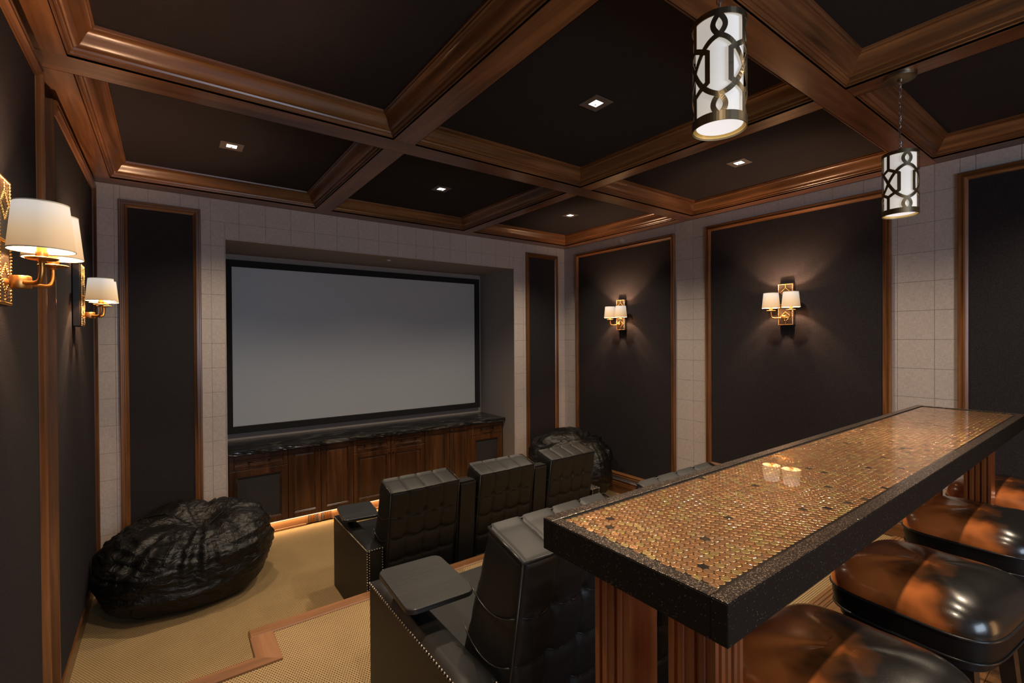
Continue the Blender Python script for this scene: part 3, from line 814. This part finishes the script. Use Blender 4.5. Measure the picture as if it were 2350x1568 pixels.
# ------------------------------------------------------------------ bean bags
def beanbag(loc, rx, ry, h, seed, label, dent, rz=0, lean=(0, 0), tilt=None, xmin=-9, xmax=9):
    t = thing('beanbag', label, 'beanbag', loc, rz)
    bm = bmesh.new(); bmesh.ops.create_icosphere(bm, subdivisions=6, radius=1)
    S = Vector((seed, seed*2.3, seed*.7))
    for v in bm.verts:
        p = v.co.normalized(); z = p.z
        az = atan2(p.y, p.x)
        r = sqrt(max(0, 1-abs(z)**2.6))**.82 if abs(z) < 1 else 0
        zz = (z*.5+.5)
        zz = zz**1.0
        rr = r*(1+.05*sin(az*2+seed)+.03*sin(az*3+1.3*seed))
        x, y, q = cos(az)*rr*rx, sin(az)*rr*ry, zz*h
        if z < -.55: q *= max(0, (z+1)/.45)*.9
        if tilt: q *= 1+(tilt[0]*x/rx+tilt[1]*y/ry)*min(1, max(0, zz))
        # dent in the top
        dd = ((x-dent[0])/dent[2])**2+((y-dent[1])/dent[2])**2
        if z > 0: q -= dent[3]*exp(-dd)
        x += lean[0]*zz*zz; y += lean[1]*zz*zz
        w1 = noise.noise(p*2.2+S)*.030
        # radial folds running from the dent to the rim
        a2 = atan2(y-dent[1], x-dent[0]); rd = sqrt((x-dent[0])**2+(y-dent[1])**2)
        fold = abs(noise.noise(Vector((cos(a2)*4.2, sin(a2)*4.2, rd*2.0+seed))))
        fold2 = abs(noise.noise(Vector((p.x*2.6+seed, p.y*2.6, p.z*6.5+p.x*1.5))))
        wr = .032*(.5-fold*2.4)*max(0, min(1, .45+z))*min(1, rd*5)+.015*(.4-fold2*1.8)
        fine = .003*noise.noise(p*12+S)
        d = w1+wr+fine
        if q < .06: d *= q/.06
        v.co = Vector((min(xmax, max(xmin, x+p.x*d)), y+p.y*d, max(0, q+max(-.2, p.z)*d)))
    o = MB().frombm(bm).build('cover', VELVET, t, smooth=True)
    # stitched seams: three great arcs following the surface
    from mathutils.bvhtree import BVHTree
    tree = BVHTree.FromPolygons([v.co for v in o.data.vertices], [tuple(p.vertices) for p in o.data.polygons])
    m = MB()
    for a in (seed*1.1, seed*1.1+2.0, seed*1.1+4.1):
        pts = []
        for k in range(26):
            f = radians(75-k*5.6)
            dr = Vector((cos(a+.25*sin(k*.25))*cos(f), sin(a+.25*sin(k*.25))*cos(f), sin(f)*.9))
            hit = tree.ray_cast(Vector((0, 0, h*.42)), dr)
            if hit[0] is not None and hit[0].z > .01: pts.append(hit[0]+dr*.0015)
        if len(pts) > 3: m.tube(pts, .0035, 5)
    m.build('seam', VELVET, t, smooth=True)
    return t
beanbag((.095, 4.18, 0), .515, .475, .60, 2.0, 'large black velour beanbag on the carpet in the front left corner', (.10, .02, .19, .15), tilt=(.14, .14), xmin=-.515)
beanbag((3.82, 4.06, 0), .485, .50, .76, 5.0, 'large black velour beanbag in the right corner behind the front row seats', (.0, -.25, .2, .05))

# ------------------------------------------------------------------ bar counter with coins
BX0, BX1, BY0, BY1, BZ, BTH = .7213, 3.737, .402, .862, 1.425, .073
t = thing('bar_counter', 'long bar counter topped with copper coins in a black glittering rim', 'bar', ((BX0+BX1)/2, (BY0+BY1)/2, PZ))
ox, oy, oz = (BX0+BX1)/2, (BY0+BY1)/2, PZ
bx0, bx1, by0, by1 = BX0-ox, BX1-ox, BY0-oy, BY1-oy; zt = BZ-PZ; zb_ = zt-BTH; rm = .031
m = MB().box(bx0+.004, bx1-.004, by0+.004, by1-.004, zb_+.002, zt-.0023); m.build('coin_bed', COINBED, t)
m = MB(); e = .0
m.box(bx0, bx1, by0, by0+rm, zb_, zt-.0006, .0015); m.box(bx0, bx1, by1-rm, by1, zb_, zt-.0006, .0015)
m.box(bx0, bx0+rm, by0+rm, by1-rm, zb_, zt-.0006, .0015); m.box(bx1-rm, bx1, by0+rm, by1-rm, zb_, zt-.0006, .0015)
m.build('apron', APRON, t)
for (a, b, c, d, q) in ((bx0, bx1, by0, by0+rm, 0), (bx0, bx1, by1-rm, by1, 1), (bx0, bx0+rm, by0+rm, by1-rm, 2), (bx1-rm, bx1, by0+rm, by1-rm, 3)):
    MB().box(a+.0004, b-.0004, c+.0004, d-.0004, zt-.0005, zt+.0016, .0012).build('rim', GLITTER, t)
CR = .01905/2
def coin_geo(seg=14):
    vs = []; fs = []
    rings = [(CR*.935, 0), (CR*.995, -.00035), (CR, -.0013)]
    for r, z in rings:
        for j in range(seg): a = 2*pi*j/seg; vs.append((r*cos(a), r*sin(a), z))
    for k in range(2):
        for j in range(seg): fs.append((k*seg+j, (k+1)*seg+j, (k+1)*seg+(j+1) % seg, k*seg+(j+1) % seg))
    fs.append(tuple(range(seg)))
    return vs, fs
def coin_uv(me, n):
    uv = me.uv_layers.new(name='UVMap'); nv = len(CV); buf = []
    for l in me.loops: v = CV[l.vertex_index % nv]; buf += [v[0]/CR, v[1]/CR]
    uv.data.foreach_set('uv', buf)
CV, CF = coin_geo()
cmesh = []
for i, mm in enumerate(COINS):
    me = D.meshes.new('coin'); me.from_pydata(CV, [], CF); me.materials.append(mm); coin_uv(me, 1); cmesh.append(me)
pos = []
px = CR*2.006; py = px*sqrt(3)/2
nyr = int((by1-by0-2*rm-2*CR)/py)+1
yo = by0+rm+CR+((by1-by0-2*rm-2*CR)-(nyr-1)*py)/2
for r_ in range(nyr):
    x = bx0+rm+CR+(px/2 if r_ % 2 else 0)
    while x < bx1-rm-CR*.9:
        if random.random() > .002: pos.append((x, yo+r_*py))
        x += px
pos.sort(key=lambda p: (p[0]+ox)**2+(p[1]+oy)**2)
big = MB()
def pick():
    q = random.random()
    return 5 if q < .008 else (0 if q < .34 else 1 if q < .58 else 2 if q < .76 else 3 if q < .88 else 4)
for i, (x, y) in enumerate(pos):
    rz = random.random()*6.28; tl = Matrix.Identity(4)
    mx = Matrix.Translation((x, y, zt-.0016)) @ tl @ Matrix.Rotation(rz, 4, 'Z'); c = pick()
    if i < 300:
        o = D.objects.new('coin', cmesh[c]); COL.objects.link(o); o.parent = t; o.matrix_local = mx
    else:
        big.cur = c; off = len(big.v)
        big.v += [tuple(mx @ Vector(v)) for v in CV]; big.f += [tuple(k+off for k in f) for f in CF]; big.mi += [c]*len(CF)
me = D.meshes.new('coins'); me.from_pydata(big.v, [], big.f)
for mm in COINS: me.materials.append(mm)
me.polygons.foreach_set('material_index', big.mi); coin_uv(me, 2)
o = D.objects.new('coins', me); COL.objects.link(o); o.parent = t; o['kind'] = 'stuff'
# fluted legs
def fluted(w, d, flat_front):
    pts = []
    def side(p, q, n, grooves):
        p, q = Vector(p), Vector(q); dr = (q-p).normalized(); nr = Vector((dr.y, -dr.x)); L = (q-p).length
        out = [p]
        if grooves:
            st = L/(grooves*2+1)
            for k in range(grooves):
                a = st*(2*k+1); dp = .007 if k % 2 == 0 else .004
                out += [p+dr*a, p+dr*(a+st*.25)-nr*dp, p+dr*(a+st*.75)-nr*dp, p+dr*(a+st)]
        return out
    c = [(0, 0), (w, 0), (w, d), (0, d)]
    for k in range(4):
        g = 0 if (k == 0 and flat_front) else 4
        pts += side(c[k], c[(k+1) % 4], None, g)
    return [(p.x, p.y) for p in pts]
for (lx, ly, fl_) in ((.80, .47, False), (.80, .669, True), (3.28, .47, True), (3.28, .669, True)):
    poly = [(a+lx-ox, b+ly-oy) for a, b in fluted(.097, .100, fl_)]
    MB().prism(poly, 0, zb_+.002).build('leg', LEGW, t)

# ------------------------------------------------------------------ bar stools
def superell(a, b, n, seg): 
    out = []
    for k in range(seg):
        q = 2*pi*k/seg; c, s_ = cos(q), sin(q)
        out.append((a*math.copysign(abs(c)**(2/n), c), b*math.copysign(abs(s_)**(2/n), s_)))
    return out
def make_stool():
    t = thing('bar_stool', 'x', 'stool')
    SEG = 56; A, B = .250, .228; zr = .600
    base = superell(A, B, 4.6, SEG)
    rings = [(1.0, 0), (1.006, .008), (1.0, .022), (.975, .042), (.93, .060), (.85, .076), (.74, .088), (.60, .096), (.44, .101), (.28, .104), (.12, .105)]
    vs = []; fs = []
    for (s_, z) in [(.99, -.004)]+rings:
        for (x, y) in base:
            cr = .006*noise.noise(Vector((x*9, y*9, z*20)))*(1 if s_ < .98 else 0)
            sag = -.012*(1-s_)*2*abs(y)/B*0
            vs.append((x*s_, y*s_, zr+z+cr+sag))
    n = SEG; R_ = len(rings)+1
    for k in range(R_-1):
        for j in range(n): fs.append((k*n+j, k*n+(j+1) % n, (k+1)*n+(j+1) % n, (k+1)*n+j))
    fs.append(tuple(range((R_-1)*n, R_*n))); fs.append(tuple(range(n))[::-1])
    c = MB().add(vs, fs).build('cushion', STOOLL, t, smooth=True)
    MB().tube([(x*1.004, y*1.004, zr) for x, y in base]+[(base[0][0]*1.004, base[0][1]*1.004, zr)], .0045, 6, False).build('piping', PIPING, c, smooth=True)
    sk = MB(); vs = []; fs = []
    for (s_, z) in ((.985, 0), (.99, -.03), (.97, -.066), (.94, -.072), (.90, -.072), (.90, -.105), (.88, -.110)):
        for (x, y) in base: vs.append((x*s_, y*s_, zr+z))
    for k in range(6):
        for j in range(n): fs.append((k*n+j, k*n+(j+1) % n, (k+1)*n+(j+1) % n, (k+1)*n+j))
    fs += [tuple(range(n)), tuple(range(6*n, 7*n))]
    sk.add(vs, fs).build('skirt', SKIRT, t, smooth=True, angle=35)
    MB().tube([(x*.975, y*.975, zr-.070) for x, y in base]+[(base[0][0]*.975, base[0][1]*.975, zr-.070)], .0035, 6, False).build('welt', PIPING, t, smooth=True)
    ft = []
    for (sx, sy) in ((1, 1), (-1, 1), (-1, -1), (1, -1)):
        p0 = Vector((sx*.165, sy*.15, zr-.10)); p1 = Vector((sx*.205, sy*.195, 0))
        m = MB(); vs = []
        for k, (p, w_) in enumerate(((p0, .022), (p0.lerp(p1, .5), .019), (p1, .014))):
            vs += [(p.x+a*w_, p.y+b*w_, p.z) for a, b in ((1, 1), (-1, 1), (-1, -1), (1, -1))]
        fs = [(k*4+j, k*4+(j+1) % 4, (k+1)*4+(j+1) % 4, (k+1)*4+j) for k in range(2) for j in range(4)]+[(0, 1, 2, 3), (8, 9, 10, 11)]
        m.add(vs, fs).build('leg', STOOLB, t); ft.append(p0.lerp(p1, .62))
    for k in range(4):
        a, b = ft[k], ft[(k+1) % 4]; MB().tube([a, b], .010, 8).build('stretcher', STOOLB, t, smooth=True, angle=50)
    return t
labs = ['nearest bar stool, glossy brown and black leather cushion cut by the bottom edge',
        'second bar stool from the near end of the bar, whole cushion glossy brown and black',
        'third bar stool from the near end of the bar, partly past the right edge',
        'farthest bar stool by the far end of the bar, mostly hidden under the counter']
sp = [(1.365, .462, -4), (2.115, .462, -6), (2.950, .468, -3), (3.655, .452, -2)]
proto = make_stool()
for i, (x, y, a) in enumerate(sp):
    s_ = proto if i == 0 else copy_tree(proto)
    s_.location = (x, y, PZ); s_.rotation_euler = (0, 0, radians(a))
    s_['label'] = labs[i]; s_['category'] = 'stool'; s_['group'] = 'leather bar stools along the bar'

# ------------------------------------------------------------------ sconces
def make_sconce():
    """local: wall plane x=0, projecting +x; y across; origin at the bottom of the plate"""
    t = thing('wall_sconce', 'x', 'sconce')
    PH, PW, PD = .362, .125, .040
    MB().box(0, PD, -PW/2, PW/2, 0, PH, .006).build('backplate', mat('sconce_leather', (.016, .011, .007), .4), t)
    m = MB(); X = PD+.001; y0, y1, z0, z1 = -PW/2+.006, PW/2-.006, .007, PH-.007
    P_ = line((X, y0, z0), (X, y1, z0), .0098)+line((X, y0, z1), (X, y1, z1), .0098)+line((X, y0, z0), (X, y0, z1), .0098)+line((X, y1, z0), (X, y1, z1), .0098)
    q = .042
    for zc_, sg in ((z1, -1), (z0, 1)):
        ap = zc_+sg*.030
        P_ += line((X, 0, zc_), (X, 0, ap), .0098)+line((X, 0, ap), (X, -q, ap+sg*.040), .0098)+line((X, 0, ap), (X, q, ap+sg*.040), .0098)
        P_ += line((X, -q, ap+sg*.040), (X, y0, ap+sg*.040), .0098)+line((X, q, ap+sg*.040), (X, y1, ap+sg*.040), .0098)
        P_ += line((X, -q, ap+sg*.040), (X, 0, ap+sg*.080), .0098)+line((X, q, ap+sg*.040), (X, 0, ap+sg*.080), .0098)
    P_ += line((X, y0, PH/2), (X, y1, PH/2), .0098)
    for p in P_: m.sph(p, .0047, 8, 5)
    o = m.build('brass_studs', mat('stud_brass', (.72, .46, .18), .25, 1.0) if 'stud_brass' not in D.materials else D.materials['stud_brass'], t, smooth=True); o['kind'] = 'stuff'
    hub = MB().lathe([(0, 0), (.021, .0), (.023, .003), (.023, .033), (.021, .036), (0, .036)], (.072, 0, .050), 24)
    hub.tube([(PD-.002, 0, .068), (.055, 0, .068)], .010, 10)
    hub.build('hub', BRASS, t, smooth=True, angle=40)
    for sy in (-1, 1):
        ex, ey = .128, sy*.080; zc_ = .066
        pts = [(.078, sy*.012, zc_), (.098, sy*.036, zc_-.002), (.114, sy*.060, zc_-.002), (.124, sy*.075, zc_+.006), (ex, ey, zc_+.028), (ex, ey, zc_+.052)]
        sm = []
        for i in range(len(pts)-1):
            for k in range(4):
                p0, p1, p2, p3 = [Vector(pts[max(0, min(len(pts)-1, i+d))]) for d in (-1, 0, 1, 2)]; f = k/4
                sm.append(.5*((2*p1)+(-p0+p2)*f+(2*p0-5*p1+4*p2-p3)*f*f+(-p0+3*p1-3*p2+p3)*f**3))
        sm.append(Vector(pts[-1]))
        MB().tube(sm, .0062, 10).build('arm', BRASS, t, smooth=True, angle=60)
        zt_ = zc_+.050
        MB().lathe([(0, 0), (.006, 0), (.010, .006), (.030, .009), (.036, .013), (.034, .015), (.012, .014), (.0135, .017), (.0135, .030), (.011, .031), (.011, .055), (0, .055)], (ex, ey, zt_), 24).build('candle_cup', BRASS, t, smooth=True, angle=40)
        zb2 = zt_+.034
        sh = MB().lathe([(.070, 0), (.0575, .130), (.0562, .130), (.0687, 0)], (0, 0, 0), 40, close=True).build('shade', SHADE, t, smooth=True, angle=40)
        sh.location = (ex, ey, zb2)
        tr_ = MB().lathe([(.0708, 0), (.0708, .003), (.0684, .003), (.0684, 0)], (0, 0, 0), 40, close=True)
        STM = mat('shade_trim', (.5, .42, .3), .7) if 'shade_trim' not in D.materials else D.materials['shade_trim']
        tr_.build('shade_trim', STM, sh, smooth=True, angle=40)
        MB().lathe([(.0583, .127), (.0583, .130), (.0560, .130), (.0560, .127)], (0, 0, 0), 40, close=True).build('shade_trim', STM, sh, smooth=True, angle=40)
        MB().sph((ex, ey, zb2+.050), .010, 10, 8).build('bulb', emit('bulb', (1, .8, .55), 2.0) if 'bulb' not in D.materials else D.materials['bulb'], t, smooth=True)
        point('sconce_bulb_light', (ex, ey, zb2+.074), P_SCONCE, WARM, .010, t)
    return t
sc0 = make_sconce()
SP = [((XR-.004-.006, 1.865, 1.951), pi, 'twin-shade brass sconce in the middle of the large panel on the right wall'),
      ((XR-.004-.006, 3.690, 1.940), pi, 'smaller looking twin-shade brass sconce on the right wall nearest the screen corner'),
      ((XL+.068, 1.895, 1.955), 0, 'large twin-shade brass sconce at the left edge of the view'),
      ((XL+.036, 3.690, 1.938), 0, 'twin-shade brass sconce on the left wall farther along, beside the front corner')]
for i, (l, rz, lb) in enumerate(SP):
    s_ = sc0 if i == 0 else copy_tree(sc0)
    s_.location = l; s_.rotation_euler = (0, 0, rz); s_['label'] = lb; s_['category'] = 'sconce'; s_['group'] = 'brass wall sconces with cream shades'

# ------------------------------------------------------------------ pendants
def make_pendant():
    """origin at ceiling contact; hangs down"""
    t = thing('pendant_lamp', 'x', 'pendant lamp')
    MB().lathe([(0, 0), (.062, 0), (.062, -.006), (.060, -.016), (.054, -.018), (.012, -.019), (.010, -.030), (0, -.030)], (0, 0, 0), 36).build('canopy', BRASSD, t, smooth=True, angle=35)
    H = .286; zt_ = -.358; zb2 = zt_-H; R = .068
    # chain and wire
    ch = MB(); z = -.030; k = 0
    while z > zt_+.015:
        cx = .003*sin(k*1.1); pts = []
        for q in range(13):
            a = 2*pi*q/12; r1, r2 = .0055, .014
            u_, v_ = r1*sin(a), r2*cos(a)
            pts.append((cx+(u_ if k % 2 == 0 else 0), (0 if k % 2 == 0 else u_), z-.012+v_))
        ch.tube(pts, .0014, 5, False); z -= .023; k += 1
    ch.tube([(.005*sin(q*.9), .004*cos(q*.7), -.03+(zt_+.03)*q/20) for q in range(21)], .0016, 6)
    ch.build('chain', CHROME, t, smooth=True)
    cg = MB(); T = .0016; NS = 3; per = 2*pi/NS
    def P(ph, z, r=R): a = ph*per; return Vector((r*cos(a), r*sin(a), zb2+z*H))
    def ribbon(path, wd):
        """path of (phase, z01); ribbon of width wd metres on the cylinder"""
        q = [Vector((p*per*R, z*H)) for p, z in path]; vs = []; fs = []
        for i, p in enumerate(q):
            d = (q[min(i+1, len(q)-1)]-q[max(i-1, 0)]).normalized(); nn = Vector((-d.y, d.x))*wd/2
            for (s_, rr) in ((1, R), (-1, R), (-1, R-T), (1, R-T)):
                w_ = p+nn*s_; a = w_.x/R; vs.append((rr*cos(a), rr*sin(a), zb2+w_.y))
        for i in range(len(q)-1):
            for j in range(4): fs.append((i*4+j, i*4+(j+1) % 4, (i+1)*4+(j+1) % 4, (i+1)*4+j))
        fs += [(0, 1, 2, 3), tuple(range(len(q)*4-4, len(q)*4))]
        cg.add(vs, fs)
    for ring_ in ((0, .085), (.945, 1.0)):
        cg.lathe([(R+.0006, ring_[0]*H), (R+.0006, ring_[1]*H), (R-T, ring_[1]*H), (R-T, ring_[0]*H)], (0, 0, zb2), 60, close=True)
    wd = .0132
    def lerp(a, b, n): return [(a[0]+(b[0]-a[0])*i/n, a[1]+(b[1]-a[1])*i/n) for i in range(n+1)]
    for s_ in range(NS):
        for mir in (0, 1):
            f = (lambda z: 1-z) if mir else (lambda z: z)
            zlo, zhi = .770, .955
            for sg in (-1, 1):   # loop halves
                pts = []
                for k in range(13):
                    u_ = k/12; pts.append((s_+sg*.105*sin(pi*u_), f(zlo-.01+(zhi-zlo+.01)*u_)))
                ribbon(pts, wd)
                # arc sweeping out to the crossing at half period
                pts = []
                for k in range(13):
                    u_ = k/12; ph = .5*u_; z = .765-.075*u_-.190*u_**2.2
                    pts.append((s_+sg*ph, f(z)))
                ribbon(pts, wd)
                # straight bar half, diagonal and inner vertical
                ribbon(lerp((s_+sg*.5, f(.72)), (s_+sg*.20, f(.635)), 8), wd)
                ribbon([(s_+sg*.205, f(.650)), (s_+sg*.205, f(.58)), (s_+sg*.205, f(.49))], wd)
            ribbon([(s_+.5, f(.97)), (s_+.5, f(.85)), (s_+.5, f(.70))], wd)
    cage = cg.build('cage', BRASSD, t)
    MB().lathe([(R-T-.0004, .004), (R-T-.0004, .085*H), (R-T-.0012, .085*H), (R-T-.0012, .004)], (0, 0, zb2), 60, close=True).build('gilt_lining', GOLD, t, smooth=True, angle=40)
    MB().lathe([(0, H), (R-.002, H), (R-.002, H-.004), (0, H-.004)], (0, 0, zb2), 40).build('top_plate', BRASSD, t, smooth=True, angle=40)
    hb = MB().tube([(-.010, 0, zt_), (-.012, 0, zt_+.020), (0, 0, zt_+.026), (.012, 0, zt_+.020), (.010, 0, zt_)], .002, 6); hb.build('loop', BRASS, t, smooth=True)
    g = .0585
    MB().lathe([(g, .012), (g, H-.006), (g-.002, H-.006), (g-.002, .012)], (0, 0, zb2), 48, close=True).build('glass_shade', OPAL, t, smooth=True, angle=40)
    MB().lathe([(0, .013), (g-.0022, .013), (g-.0022, .010), (0, .010)], (0, 0, zb2), 48).build('diffuser', OPALB, t, smooth=True, angle=40)
    l = D.lights.new('pendant_down', 'SPOT'); l.energy = P_PEND*3; l.color = (1, .82, .62); l.spot_size = radians(120); l.spot_blend = .8; l.shadow_soft_size = .05
    o = D.objects.new('pendant_down', l); COL.objects.link(o); o.location = (0, 0, zb2-.004); o.parent = t
    return t
pd = make_pendant()
a0 = radians(120-180)
for i, (x, y, rot, lb) in enumerate([(1.203, .69, None, 'larger looking brass lattice pendant lamp hanging over the near part of the bar'), (2.738, .69, None, 'smaller looking brass lattice pendant lamp with round canopy, over the far bar end')]):
    s_ = pd if i == 0 else copy_tree(pd)
    face = atan2(-y, -x)                          # azimuth that faces the camera
    s_.location = (x, y, ZBM); s_.rotation_euler = (0, 0, face+(0 if i == 0 else radians(21)))
    s_['label'] = lb; s_['category'] = 'pendant lamp'; s_['group'] = 'lattice pendant lamps over the bar'
# the beam that carries the near pendant hides its canopy out of frame
